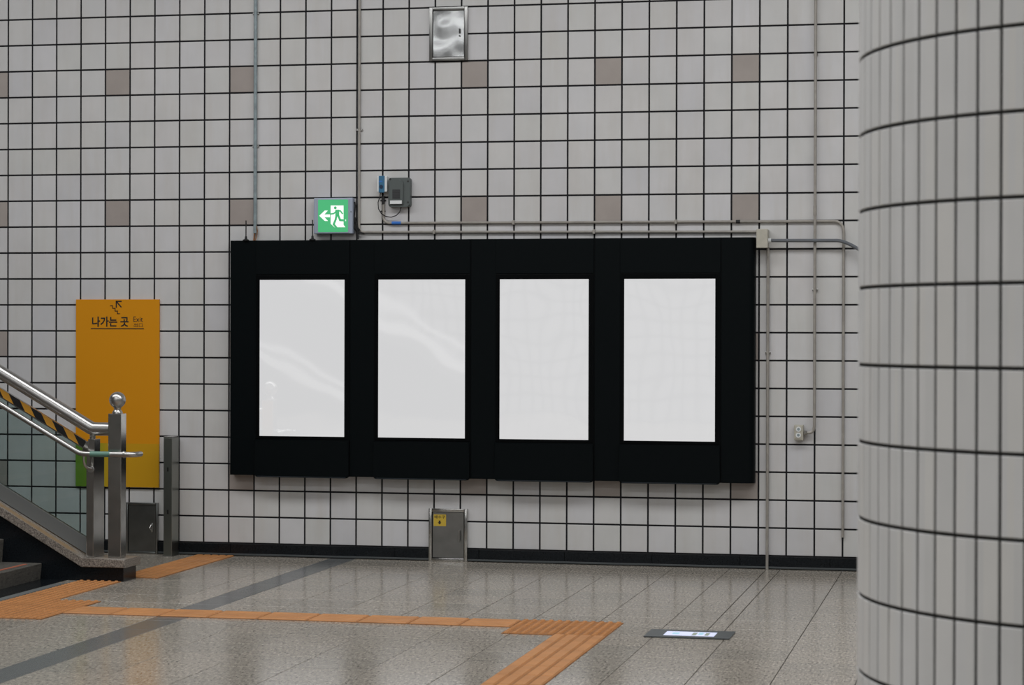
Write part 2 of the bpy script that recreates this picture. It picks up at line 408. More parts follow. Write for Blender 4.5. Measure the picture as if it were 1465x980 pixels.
# ---- floor
FX0, FX1, FY0 = -6.0, 12.0, -16.9
bm = bmesh.new()
def quad(bm, x0, x1, y0, y1, z, mi): bm.faces.new([bm.verts.new(v) for v in ((x0, y0, z), (x1, y0, z), (x1, y1, z), (x0, y1, z))]).material_index = mi
quad(bm, FX0, FX1, FY0, 0.004, -0.006, 0)
for a in ((-16, FX0, -30, 0.004), (FX1, 20, -30, 0.004), (FX0, FX1, -30, FY0)): quad(bm, *a, -0.0005, 1)
flo = obj('floor', bm, ['joint', 'floor'], kind='structure'); flo['label'] = 'polished grey speckled granite floor'
def slab(bm, x0, x1, y0, y1, z=0.0, t=0.006, b=0.0012, g=0.0022, mi=0):
    x0 += g; x1 -= g; y0 += g; y1 -= g
    q = lambda i, zz: [bm.verts.new(v) for v in ((x0+i, y0+i, zz), (x1-i, y0+i, zz), (x1-i, y1-i, zz), (x0+i, y1-i, zz))]
    A, Bq, Cq = q(0, z-t), q(0, z-b), q(b, z)
    for P_, Q_ in ((A, Bq), (Bq, Cq)):
        for n in range(4): bm.faces.new((P_[n], P_[(n+1) % 4], Q_[(n+1) % 4], Q_[n])).material_index = mi
    bm.faces.new(Cq).material_index = mi
    return bm
def seen_floor(x0, x1, y0, y1):
    pts = [project((a, b, 0)) for a in (x0, x1) for b in (y0, y1)]
    return any(-30 < a < 1235 and b < 985 for a, b in pts)
fm = {}
field = bmesh.new()
def floor_piece(name, x0, x1, y0, y1, mat='floor'):
    if x1-x0 < 0.01: return
    if not seen_floor(x0, x1, y0, y1):
        slab(field, x0, x1, y0, y1, mi=0 if mat == 'floor' else 1); return
    key = (round(x1-x0, 3), round(y1-y0, 3), mat)
    if key not in fm:
        b = slab(bmesh.new(), -(x1-x0)/2, (x1-x0)/2, -(y1-y0)/2, (y1-y0)/2); fm[key] = share(name, b, mat)
    link(name, fm[key], flo, Vector(((x0+x1)/2, (y0+y1)/2, 0))-root_loc(flo))
ys = [0.0]+[-0.1-0.4*k for k in range(0, 43)]
for i in range(int(FX0/0.4), int(FX1/0.4)):
    x0, x1 = 0.4*i, 0.4*(i+1)
    for y1, y0 in zip(ys, ys[1:]):
        if abs(x0-2.4) < 0.01:
            floor_piece('floor_tile', 2.4, 2.6, y0, y1); floor_piece('dark_band_tile', 2.6, 2.8, y0, y1, 'floor_dark')
        elif abs(x0-5.6) < 0.01 and y0 > -3.75:
            floor_piece('floor_tile', 5.6, 5.86, y0, y1)
        elif abs(x0-6.0) < 0.01 and y0 > -3.75:
            floor_piece('floor_tile', 5.96, 6.4, y0, y1)
        else: floor_piece('floor_tile', x0, x1, y0, y1)
obj('floor_tile_field', field, ['floor', 'floor_dark'], flo, kind='stuff')
for y1, y0 in ((0.0, -1.41), (-1.41, -2.6), (-2.6, -3.7)):
    b = slab(bmesh.new(), 5.86, 5.96, y0, y1, g=0.0035); obj('cable_trench_cover', b, 'floor', flo)

# ---- tactile paving, laid in the floor
def dot_tile(x0, y0, wx=0.3, wy=0.3):
    nx, ny = max(1, round(wx/0.05)), max(1, round(wy/0.05)); bm = bmesh.new()
    slab(bm, x0, x0+wx, y0, y0+wy, z=0.004, t=0.004, b=0.0015, g=0.001, mi=1)
    for i in range(nx):
        for j in range(ny):
            cx, cy = x0+(i+0.5)*wx/nx, y0+(j+0.5)*wy/ny
            lo = [bm.verts.new((cx+0.0165*math.cos(R(60*k)), cy+0.0165*math.sin(R(60*k)), 0.0035)) for k in range(6)]
            hi = [bm.verts.new((cx+0.011*math.cos(R(60*k)), cy+0.011*math.sin(R(60*k)), 0.011)) for k in range(6)]
            for k in range(6): bm.faces.new((lo[k], lo[(k+1) % 6], hi[(k+1) % 6], hi[k]))
            bm.faces.new(hi)
    obj('tactile_dot_tile', bm, ['orange', 'orange_low'], flo)
def bar_tile(x0, y0, wx, wy, along, n=4):
    bm = bmesh.new(); slab(bm, x0, x0+wx, y0, y0+wy, z=0.004, t=0.004, b=0.0015, g=0.001, mi=1)
    for i in range(n):
        if along == 'x':
            c = y0+(i+0.5)*wy/n; lo = (x0+0.008, x0+wx-0.008, c-wy/n/2+0.004, c+wy/n/2-0.004)
        else:
            c = x0+(i+0.5)*wx/n; lo = (c-wx/n/2+0.006, c+wx/n/2-0.006, y0+0.004, y0+wy-0.004)
        a = [bm.verts.new((p, q, 0.0035)) for p, q in ((lo[0], lo[2]), (lo[1], lo[2]), (lo[1], lo[3]), (lo[0], lo[3]))]
        s = 0.006; h = [bm.verts.new((p, q, 0.009)) for p, q in ((lo[0]+s, lo[2]+s), (lo[1]-s, lo[2]+s), (lo[1]-s, lo[3]-s), (lo[0]+s, lo[3]-s))]
        for k in range(4): bm.faces.new((a[k], a[(k+1) % 4], h[(k+1) % 4], h[k]))
        bm.faces.new(h)
    obj('tactile_bar_tile', bm, ['orange', 'orange_low'], flo)
for j in range(6): dot_tile(1.4, -3.83+0.3*j)
dot_tile(1.4, -3.83+1.8, 0.3, 0.16)
for j in range(3): dot_tile(1.7, -3.83+0.3*j)
for i in range(9): bar_tile(2.0+i*0.3055, -3.53, 0.3055, 0.3, 'x')
for i in range(2):
    for j in range(2): dot_tile(4.75+0.3*i, -3.80+0.3*j)
for j in range(10): bar_tile(5.05, -4.1-0.3*j, 0.3, 0.3, 'y')
for j in range(5): bar_tile(1.56, -1.605+0.314*j, 0.3, 0.314, 'y', 5)

# ---- rest of the hall (behind the camera and overhead)
obj('ceiling', B(-16, 20, -30, 0.25, 6.6, 6.75), 'ceil', kind='structure')
obj('wall_opposite', B(-16, 20, -30.2, -30, 0, 6.6), 'fartiles', kind='structure')
def balustrade(x0, z0, x1, z1, y, label):
    t = thing('escalator_balustrade', ((x0+x1)/2, y, 0), label, 'balustrade')
    def para(lo, hi): return [(x0, z0+lo), (x1, z1+lo), (x1, z1+hi), (x0, z0+hi)]
    obj('skirt_panel', prism(bmesh.new(), [(x0, 0), (x1, 0), (x1, max(0.01, z1-0.40)), (x0, z0-0.40)], 'y', y-0.2, y+0.2), 'plate', t)
    obj('side_panel', prism(bmesh.new(), para(-0.40, -0.14), 'y', y-0.15, y+0.15), 'channel', t)
    obj('deck_band', prism(bmesh.new(), para(-0.13, 0.06), 'y', y-0.2, y+0.22), 'enamel', t)
    obj('handrail', prism(bmesh.new(), para(0.22, 0.32), 'y', y-0.1, y+0.1), 'enamel', t)
    for k in range(5):
        f = (k+0.5)/5; x = x0+(x1-x0)*f; z = z0+(z1-z0)*f; obj('baluster', B(x-0.02, x+0.02, y-0.02, y+0.02, z+0.05, z+0.24), 'steel', t)
balustrade(-10.0, 2.81, -5.2, 0.27, -27.6, 'pale sloping balustrade mirrored in the leftmost white screen')
balustrade(-7.6, 3.52, -3.0, 0.95, -28.6, 'pale sloping balustrade mirrored in the second white screen from the left')
obj('trim_1', B(-7, 12, 0.004, 0.25, 5.495, 6.6), 'ceil', kind='structure')

# ================================================================ round tiled pillar
PX, PY, PR, PN = 7.912, -9.943, 0.823, 77
pil = thing('tiled_pillar', (PX, PY, 0), 'large round pillar clad in narrow upright grey tiles in the right foreground', 'pillar')
bm = bmesh.new(); lathe(bm, [(PR-0.004, 0.0), (PR-0.004, 6.6)], PX, PY, 77); obj('pillar_core', bm, 'pgrout', pil, smooth=True)
dl = 2*math.pi/PN; a0 = R(203.70)
tw = 2*(PR-0.001)*math.tan(dl/2)-0.0088; th = 0.2-0.0095
def ptile(bm, M4):
    t0 = bmesh.new(); tile_bm(t0, 0, 0, tw, th)
    for v in t0.verts: v.co = M4 @ v.co
    merge(bm, t0)
b0 = bmesh.new(); tile_bm(b0, 0, 0, tw, th); ME_PT = share('pillar_tile', b0, 'ptile')
field = bmesh.new()
for i in range(PN):
    a = a0+dl*(i+0.5)
    n = Vector((math.cos(a), math.sin(a), 0))
    for k in range(33):
        c = Vector((PX, PY, 0))+n*PR+Vector((0, 0, 0.0015+0.2*(k+0.5)))
        px, py = project(c)
        rot = a+math.pi/2
        facing = n.dot((CAM-c).normalized()) > 0.02
        if facing and px < 1500 and -60 < py < 1040:
            o = link('pillar_tile', ME_PT, pil, c-Vector((PX, PY, 0)))
            o.rotation_euler = (random.gauss(0, 0.003), 0, rot+random.gauss(0, 0.004))
        else: ptile(field, Matrix.Translation(c) @ Matrix.Rotation(rot, 4, 'Z'))
obj('tile_field', field, 'ptile', pil, kind='stuff')

# ================================================================ black display panel on the wall
PF = -0.10                       # front plane
PX0, PX1, PZ0, PZ1 = 1.8394, 5.7798, 0.6187, 2.3762
dp = thing('display_panel', (3.82, PF/2, PZ0), 'long black wall panel holding four blank white upright screens', 'display')
bm = bmesh.new(); rr = 0.045
prof = [(PX0, -0.0014)]
prof += [(PX0+0.018*(1-math.cos(R(a))), PF+0.018*(1-math.sin(R(a)))) for a in range(0, 91, 15)]
prof += [(PX1-rr+rr*math.sin(R(a)), PF+rr*(1-math.cos(R(a)))) for a in range(0, 91, 10)] + [(PX1, -0.0014)]
prism(bm, prof, 'z', PZ0, PZ1); obj('housing', bm, 'black', dp, smooth=True)
SX = [2.0770, 2.9976, 3.9178, 4.8384]; SW, SZ0, SZ1 = 0.6605, 0.9132, 2.0819
for i, sx in enumerate(SX):
    u0, u1 = sx-0.030, sx+SW+0.036
    zt, zb = 2.118, 0.893
    obj('upper_cover', B(u0, u1, PF-0.006, PF+0.002, zt+0.004, PZ1-0.003, bev=0.002), 'black', dp)
    bm = bmesh.new()                           # bezel ring
    y0, y1 = PF-0.004, PF+0.002
    for a in ((u0, sx, zb, zt), (sx+SW, u1, zb, zt), (sx, sx+SW, zb, SZ0), (sx, sx+SW, SZ1, zt)): box(bm, a[0], a[1], y0, y1, a[2], a[3], bev=0.001)
    bz = obj('bezel', bm, 'black2', dp)
    obj('screen', B(sx+0.0005, sx+SW-0.0014, PF-0.003, PF+0.001, SZ0+0.0005, SZ1-0.0014), 'screen', bz, label='blank glowing white screen')
    bm = bmesh.new(); prism(bm, rrect(u0-0.004, u1+0.002, 0.606, zb-0.006, 0.025, corners=(0, 0, 1, 1)), 'y', PF-0.020, PF+0.002)
    bmesh.ops.bevel(bm, geom=[e for e in bm.edges if all(abs(v.co.y-(PF-0.020)) < 1e-5 for v in e.verts)], offset=0.006, segments=2, affect='EDGES')
    obj('lower_cover', bm, 'black', dp, smooth=True)
    obj('cover_lip', B(u0+0.018, u1-0.020, PF-0.026, PF-0.018, 0.607, 0.615, bev=0.002), 'lip', dp)
    obj('side_seam', B(u1+0.004, u1+0.009, PF-0.0012, PF+0.002, PZ0+0.01, PZ1-0.003), 'black2', dp)

# antennas on its top edge
for k, (ax, lab) in enumerate(((1.967, 'thin black whip antenna on panel top beside the pale blue pipe'), (2.487, 'thin black whip antenna on panel top beside the green exit sign'))):
    an = thing('antenna', (ax, -0.10, PZ1), lab, 'antenna', 'antennas on the display panel')
    bm = bmesh.new(); lathe(bm, [(0.024, PZ1), (0.024, PZ1+0.006), (0.010, PZ1+0.012), (0.008, PZ1+0.03), (0.004, PZ1+0.034)], ax, -0.10, 12); obj('magnetic_base', bm, 'rubber', an, smooth=True)
    obj('whip', tube(bmesh.new(), [(ax, -0.10, PZ1+0.03), (ax, -0.10, PZ1+0.15)], 0.0045, 8), 'rubber', an)

# ================================================================ amber exit board
sg = thing('exit_board', (0.91, -0.01, 0.505), 'tall amber board lettered in Korean for the way out, behind the stair railing', 'sign')
obj('board', B(0.571, 1.247, -0.020, -0.0014, 0.505, 1.937, bev=0.0015), 'signboard', sg)
obj('hangul_lettering', text_bm('나가는 곳', 0.704, 1.001, 1.728, 1.806, -0.0212, 0.026), 'ink', sg, label='black Korean lettering reading exit')
obj('latin_lettering', text_bm('Exit', 1.040, 1.117, 1.766, 1.806, -0.0212, 0.0), 'ink', sg, label='small black word Exit')
obj('hanja_lettering', text_bm('出口', 1.044, 1.115, 1.727, 1.757, -0.0212, 0.0), 'ink', sg, label='small black Chinese characters')
obj('underline', B(0.694, 1.125, -0.0215, -0.0195, 1.710, 1.717), 'ink', sg)
bm = bmesh.new(); stroke(bm, [(0.942, 1.922), (0.901, 1.922), (0.901, 1.876)], 0.009, -0.0215, -0.0195); stroke(bm, [(0.904, 1.919), (0.940, 1.879)], 0.009, -0.0213, -0.0195)
obj('arrow_symbol', bm, 'ink', sg)
st = [(0.852, 1.888), (0.871, 1.888), (0.871, 1.869), (0.891, 1.869), (0.891, 1.848), (0.911, 1.848), (0.911, 1.828), (0.929, 1.828)]
obj('stair_symbol', stroke(bmesh.new(), st, 0.006, -0.0215, -0.0195), 'ink', sg)

# ================================================================ lit green exit sign
es = thing('exit_sign', (2.635, -0.03, 2.423), 'lit green running man exit sign with left arrow above the black panel', 'sign')
EY = -0.062
obj('case', B(2.484, 2.786, EY, -0.0014, 2.424, 2.692, bev=0.006), 'signframe', es)
def ez(X, Y): p = on_wall(445+X/13.07, 275+Y/13.07, EY-0.004); return (p.x, p.z)
a, b = ez(132, 142), ez(690, 742)
obj('case_rim', prism(bmesh.new(), rrect(a[0]-0.006, b[0]+0.006, b[1]-0.006, a[1]+0.006, 0.008), 'y', EY-0.003, EY+0.001), 'signframe', es)
obj('lit_face', prism(bmesh.new(), rrect(a[0], b[0], b[1], a[1], 0.006), 'y', EY-0.0045, EY), 'exit_green', es)
F0, F1 = EY-0.0055, EY-0.004; G0, G1 = EY-0.0062, EY-0.005
bm = bmesh.new(); prism(bm, [ez(*q) for q in ((155, 440), (258, 343), (315, 343), (250, 415), (355, 415), (355, 468), (250, 468), (318, 538), (258, 538))], 'y', F0, F1)
obj('arrow_symbol', bm, 'exit_white', es)
bm = bmesh.new(); prism(bm, [ez(*q) for q in ((368, 248), (608, 248), (608, 610), (642, 655), (490, 655), (445, 660), (368, 590))], 'y', F0, F1)
prism(bm, [ez(*q) for q in ((600, 500), (655, 510), (655, 540), (600, 545))], 'y', F0, F1)
obj('doorway_symbol', bm, 'exit_white', es)
px2m = 0.000415
bm = bmesh.new(); c = ez(455, 292); disc_y(bm, c[0], c[1], 26*px2m, G0, G1)
for pts, w in (([(492, 350), (492, 430)], 74), ([(478, 352), (425, 400), (362, 408)], 26), ([(515, 345), (552, 352), (588, 402)], 26), ([(508, 430), (545, 522), (630, 526)], 40), ([(478, 430), (462, 510), (425, 600), (470, 655)], 38)):
    stroke(bm, [ez(*q) for q in pts], w*px2m, G0, G1)
obj('running_man_symbol', bm, 'exit_green', es)
obj('screw', disc_y(bmesh.new(), *ez(745, 365), 0.004, EY-0.002, EY+0.001, 8), 'screw', es)

# ================================================================ intercom speaker, small blue-faced box, their cable
ic = thing('intercom_box', (3.137, -0.03, 2.620), 'grey-green plastic speaker box with dark grille and white label on the wall', 'speaker')
IY = -0.065
def iz(X, Y, yy=IY): p = on_wall(530+X/10.886, 240+Y/10.886, yy); return (p.x, p.z)
a, b = iz(270, 155), iz(608, 605)
bm = bmesh.new(); prism(bm, rrect(a[0], b[0], b[1], a[1], 0.018), 'y', IY+0.014, -0.0014)
bmesh.ops.bevel(bm, geom=[e for e in bm.edges if all(abs(v.co.y-(IY+0.014)) < 1e-5 for v in e.verts)], offset=0.008, segments=3, affect='EDGES'); obj('case', bm, 'icom', ic, smooth=True)
a, b = iz(292, 180), iz(508, 570)
bm = bmesh.new(); prism(bm, rrect(a[0], b[0], b[1], a[1], 0.036, corners=(1, 1, 0, 0)), 'y', IY, IY+0.016)
bmesh.ops.bevel(bm, geom=[e for e in bm.edges if all(abs(v.co.y-IY) < 1e-5 for v in e.verts)], offset=0.006, segments=2, affect='EDGES'); obj('raised_cover', bm, 'icom', ic, smooth=True)
a, b = iz(342, 338), iz(462, 485)
gr = obj('speaker_grille', B(a[0], b[0], IY-0.001, IY+0.002, b[1], a[1]), 'icom_dark', ic)
for i in range(6):
    z = b[1]+(i+0.5)*(a[1]-b[1])/6; obj('grille_slat', B(a[0]+0.004, b[0]-0.004, IY-0.003, IY-0.0005, z-0.0025, z+0.0025), 'slat', gr)
a, b = iz(305, 510), iz(488, 562); obj('paper_label', B(a[0], b[0], IY-0.0015, IY+0.001, b[1], a[1]), 'white', ic, label='blank white label strip')
for q in ((578, 208), (578, 535), (300, 172)):
    c = iz(*q); obj('screw', disc_y(bmesh.new(), c[0], c[1], 0.006, IY+0.0105, IY+0.016, 10), 'screw', ic)
bx = thing('sensor_box', (3.007, -0.03, 2.732), 'small white box with blue face left of the speaker box', 'sensor')
a, b = iz(95, 128), iz(248, 372)
obj('case', B(a[0], b[0], -0.05, -0.0014, b[1], a[1], bev=0.004), 'white', bx)
a2, b2 = iz(122, 128), iz(212, 385)
obj('face', B(a2[0], b2[0], -0.056, -0.046, b2[1], a2[1]+0.002, bev=0.003), 'blueface', bx)
c = iz(168, 295, -0.056); obj('lens', disc_y(bmesh.new(), c[0], c[1], 0.014, -0.060, -0.054), 'navy', bx)
c = iz(160, 212, -0.056); obj('marking', B(c[0]-0.014, c[0]+0.012, -0.0568, -0.055, c[1]-0.004, c[1]+0.004), 'tapeblue', bx)
lo = [iz(*q, -0.03) for q in ((155, 385), (150, 440), (118, 540), (125, 640), (170, 715), (240, 758), (320, 770), (400, 745), (455, 690), (478, 615))]
tag(obj('looped_cable', tube(bmesh.new(), [(p[0], -0.03, p[1]) for p in lo], 0.0035, 6), 'rubber', smooth=True), 'thin dark cable looping from blue-faced box to speaker box', 'cable')

# ================================================================ conduits
def clip(bm_parent, x, z, horizontal=False, w=0.05):
    if horizontal: return obj('clip', B(x-0.009, x+0.009, -0.0305, -0.0014, z-0.016, z+0.016, bev=0.003), 'pipe', bm_parent)
    return obj('clip', B(x-w/2, x+w/2, -0.012, -0.0014, z-0.008, z+0.008, bev=0.002), 'steel', bm_parent)
def conduit(name, pts, rad, mat, label, seg=10, clips=(), group='conduits on the tiled wall'):
    P0 = Vector(pts[0]); t = thing(name, (P0.x, P0.y, min(p[2] for p in pts)), label, 'pipe', group)
    obj('pipe', tube(bmesh.new(), pts, rad, seg), mat, t, smooth=True)
    for q in clips: clip(t, *q)
    return t
t = conduit('conduit', [(2.010, -0.016, 5.45), (2.010, -0.016, 2.435)], 0.0135, 'pipe_blue', 'pale blue-grey pipe running down to the left of the black panel top', clips=((2.01, 4.09), (2.01, 3.09), (2.01, 4.9)))
bm = bmesh.new(); tube(bm, [(2.005, -0.016, 2.44), (2.003, -0.018, 2.40), (2.004, -0.03, 2.376)], 0.006, 8); tube(bm, [(2.018, -0.016, 2.50), (2.030, -0.02, 2.45), (2.024, -0.03, 2.40), (2.018, -0.04, 2.376)], 0.004, 6)
obj('wire_end', bm, 'rust', t)
conduit('conduit', [(2.822, -0.014, 5.45), (2.822, -0.014, 2.478)]+arc((2.822, -0.014, 2.478), (2.822, -0.014, 2.437), (2.868, -0.014, 2.437))[1:]+[(5.800, -0.014, 2.419)], 0.0095, 'pipe',
        'beige pipe coming down past the exit sign and running just above the black panel', clips=((2.822, 3.2), (3.4, 2.434, True), (4.6, 2.427, True)))
i0 = iz(195, 565, -0.02)
t = conduit('conduit', [(i0[0]+0.003, -0.014, i0[1])]+arc((i0[0]+0.003, -0.014, 2.545), (i0[0]+0.008, -0.014, 2.504), (3.06, -0.014, 2.503))+[(6.335, -0.014, 2.490)]+arc((6.335, -0.014, 2.490), (6.402, -0.014, 2.490), (6.402, -0.014, 2.40))[1:]+[(6.402, -0.014, 0.24)], 0.0095, 'pipe',
            'beige pipe from the speaker box running right and bending down beside the pillar', clips=((4.0, 2.499, True), (5.2, 2.4945, True)))
p0, p1 = on_wall(560.5, 318.5, -0.02), on_wall(573.5, 318.5, -0.02)
obj('blue_tape', tube(bmesh.new(), [(p0.x, -0.014, 2.5028), (p1.x, -0.014, 2.5024)], 0.012, 10), 'tapeblue', t)
obj('coupling', tube(bmesh.new(), [(5.635, -0.014, 2.4928), (5.665, -0.014, 2.4927)], 0.0125, 10), 'rubber', t)
p0, p1 = iz(195, 440, -0.02), iz(195, 570, -0.02)
obj('gland', tube(bmesh.new(), [(p0[0], -0.014, p0[1]), (p1[0], -0.014, p1[1])], 0.0115, 8), 'rubber', t)
for q in ((168, 510), (236, 510), (172, 680), (225, 680)):
    c = iz(*q, 0.0); obj('clip_screw', disc_y(bmesh.new(), c[0], c[1], 0.006, -0.007, -0.0014, 8), 'screw', t)
conduit('conduit', [(5.866, -0.020, 2.305), (5.866, -0.020, 0.0)], 0.0105, 'pipe', 'beige pipe dropping straight from the junction box to the floor', clips=((5.866, 1.55, False, 0.04),))
t = conduit('conduit', [(6.201, -0.036, 5.45), (6.201, -0.036, 1.040)]+arc((6.201, -0.036, 1.040), (6.201, -0.036, 0.985), (6.165, -0.034, 0.983))[1:]+[(6.126, -0.030, 0.981)], 0.0105, 'pipe',
            'beige pipe running down from above to the beige wall socket', clips=((6.201, 3.68, False, 0.03), (6.201, 2.0, False, 0.04)))
obj('coupling', tube(bmesh.new(), [(6.150, -0.032, 0.982), (6.128, -0.030, 0.981)], 0.017, 10), 'steel', t)
obj('coupling', tube(bmesh.new(), [(6.201, -0.036, 2.60), (6.201, -0.036, 2.53)], 0.0125, 10), 'pipe', t)
conduit('conduit', [(5.894, -0.064, 2.353), (6.36, -0.064, 2.350)]+arc((6.36, -0.064, 2.350), (6.42, -0.064, 2.348), (6.53, -0.064, 2.275))[1:]+[(6.70, -0.06, 2.17), (6.95, -0.05, 2.02)], 0.0125, 'pipe_grey',
        'dark grey flexible conduit running right from the junction box behind the pillar')
jb = thing('junction_box', (5.835, -0.06, 2.302), 'beige junction box at the top right corner of the black panel', 'junction box')
obj('box_body', B(5.796, 5.872, -0.105, -0.0014, 2.302, 2.432, bev=0.003), 'beige', jb)
obj('lid', B(5.792, 5.8725, -0.118, -0.104, 2.299, 2.434, bev=0.004), 'beige', jb)
obj('gland', tube(bmesh.new(), [(5.871, -0.064, 2.353), (5.892, -0.064, 2.353)], 0.017, 10), 'white', jb)
# wall socket
ws = thing('wall_socket', (6.091, -0.03, 0.928), 'beige double wall socket at the foot of a pipe near the pillar', 'socket')
def oz(X, Y, yy=-0.06): p = on_wall(1120+X/19.6, 590+Y/19.6, yy); return (p.x, p.z)
a, b = oz(312, 352), oz(568, 785)
obj('box_body', B(a[0], b[0], -0.055, -0.0014, b[1], a[1], bev=0.003), 'beige', ws)
obj('cover_plate', B(a[0]+0.006, b[0]-0.008, -0.059, -0.053, b[1]+0.010, a[1]-0.006, bev=0.002), 'beige', ws)
for q in ((440, 472), (435, 638)):
    c = oz(*q); s_ = obj('outlet', disc_y(bmesh.new(), c[0], c[1], 0.0185, -0.063, -0.058, 18), 'white', ws)
    obj('outlet_recess', disc_y(bmesh.new(), c[0], c[1], 0.010, -0.0636, -0.0625, 12), 'pipe_blue', s_)
# cables bunched at the exit sign
bm = bmesh.new()
ex = lambda X, Y: (lambda p: (p.x, -0.03, p.z))(on_wall(445+X/13.07, 275+Y/13.07, -0.03))
for pts in ([(815, 180), (828, 260), (815, 380), (800, 500), (805, 600), (845, 690), (868, 780), (870, 880)], [(805, 480), (830, 540), (800, 620), (830, 700), (860, 760), (862, 880)], [(820, 470), (845, 560), (870, 660), (915, 715)], [(790, 560), (795, 640), (850, 720), (900, 755), (985, 768)], [(835, 500), (810, 560), (835, 640), (872, 720), (880, 880)]):
    tube(bm, [ex(*q) for q in pts], 0.0058, 6)
cb = tag(obj('cable_bundle', bm, 'rubber', smooth=True), 'tangle of black cables hanging beside the lit exit sign', 'cable')

# ================================================================ steel hatches
def hatch(name, x0, x1, z0, z1, fr, proud, mats, label, cat='hatch'):
    t = thing(name, ((x0+x1)/2, -proud/2, z0), label, cat)
    bm = bmesh.new(); y1 = -0.0014
    for q in ((x0, x0+fr, z0, z1), (x1-fr, x1, z0, z1), (x0+fr, x1-fr, z0, z0+fr), (x0+fr, x1-fr, z1-fr, z1)): box(bm, q[0], q[1], -proud, y1, q[2], q[3], bev=0.003)
    obj('frame', bm, mats[0], t, smooth=True)
    obj('gap', B(x0+fr, x1-fr, -proud*0.35, y1, z0+fr, z1-fr), 'haz_k', t)
    d = obj('door', B(x0+fr+0.004, x1-fr-0.004, -proud*0.75, -proud*0.3, z0+fr+0.004, z1-fr-0.004, bev=0.0015), mats[1], t)
    return t, d
t, d = hatch('access_hatch', 3.360, 3.651, 3.698, 4.094, 0.024, 0.024, ('steel_dark', 'mirror'), 'small shiny warped steel hatch high on the wall near the frame top')
dy = -0.018
bm = bmesh.new(); box(bm, 3.585, 3.597, dy-0.008, dy+0.001, 3.895, 3.932, bev=0.002); disc_y(bm, 3.591, 3.878, 0.006, dy-0.008, dy+0.001, 10); obj('latch', bm, 'screw', d)
t, d = hatch('drain_hatch', 3.368, 3.661, 0.0, 0.390, 0.024, 0.034, ('steel', 'steel_dark'), 'grey steel floor-level hatch with a yellow drain sticker')
HY = -0.0256
dh = lambda X, Y: (lambda p: (p.x, p.z))(on_wall(605+X/10.316, 715+Y/10.316, HY))
a, b = dh(160, 215), dh(342, 390)
stc = obj('yellow_sticker', B(a[0], b[0], HY-0.0012, HY+0.001, b[1], a[1]), 'yellow', t, label='yellow sticker with Korean word for drain and down arrow')
a, b = dh(172, 228), dh(330, 280); obj('hangul_lettering', text_bm('배수구', a[0], b[0], b[1], a[1], HY-0.0018, 0.012), 'ink', stc)
c = dh(248, 335); s = 0.00048
bm = bmesh.new(); prism(bm, [(c[0]+X*s, c[1]+Z*s) for X, Z in ((-14, 30), (14, 30), (14, 2), (28, 2), (0, -32), (-28, 2), (-14, 2))], 'y', HY-0.002, HY-0.001); obj('arrow_symbol', bm, 'ink', stc)
a = dh(545, 455); b = dh(545, 605)
obj('handle', tube(bmesh.new(), [(a[0], HY, a[1]), (a[0], HY-0.022, a[1]-0.002), (b[0], HY-0.022, b[1]+0.002), (b[0], HY, b[1])], 0.006, 8), 'chrome', t, smooth=True)
t, d = hatch('steel_hatch', 0.985, 1.241, 0.0, 0.390, 0.016, 0.030, ('steel_dark', 'steel_dark'), 'dark steel floor-level hatch behind the stair newel post')
p = on_wall(90+732/5.767, 670+490/5.767, -0.03)
bm = bmesh.new(); box(bm, p.x-0.007, p.x+0.007, -0.028, -0.02, p.z-0.035, p.z+0.035, bev=0.002); tube(bm, [(p.x-0.004, -0.03, p.z+0.022), (p.x-0.01, -0.045, p.z), (p.x-0.004, -0.03, p.z-0.02)], 0.005, 8); obj('latch_handle', bm, 'chrome', t, smooth=True)

# steel bollard-like post by the wall
sp = thing('steel_post', (1.378, -0.10, 0.0), 'square brushed steel post standing against the wall right of the amber board', 'post')
obj('post_body', B(1.343, 1.411, -0.17, -0.028, 0, 0.893, bev=0.003), 'steel_satin', sp)
obj('top_plate', B(1.343, 1.412, -0.172, -0.026, 0.8935, 0.902, bev=0.002), 'steel', sp)
for z in (0.655, 0.335): obj('slot', B(1.371, 1.384, -0.1712, -0.168, z-0.016, z+0.016), 'haz_k', sp)
obj('base_plate', B(1.338, 1.418, -0.176, -0.024, 0, 0.006, bev=0.001), 'steel_dark', sp)

# ================================================================ display plate in the floor
fd = thing('floor_display', (5.79, -3.61, 0.0), 'dark plate in the floor with a glowing strip screen', 'display')
obj('plate', B(5.552, 6.030, -3.762, -3.462, 0.0002, 0.008, bev=0.002), 'plate', fd)
sc = obj('screen', B(5.655, 5.937, -3.705, -3.545, 0.0075, 0.0095), 'lcd', fd, label='lit pale lavender strip screen')
for x0, x1, y0, y1, mt in ((5.697, 5.735, -3.66, -3.59, 'lcd_cyan'), (5.808, 5.833, -3.69, -3.575, 'lcd_olive'), (5.842, 5.868, -3.66, -3.57, 'lcd_cyan'), (5.880, 5.903, -3.69, -3.58, 'lcd_olive')):
    obj('screen_symbol', B(x0, x1, y0, y1, 0.0093, 0.0098), mt, sc)

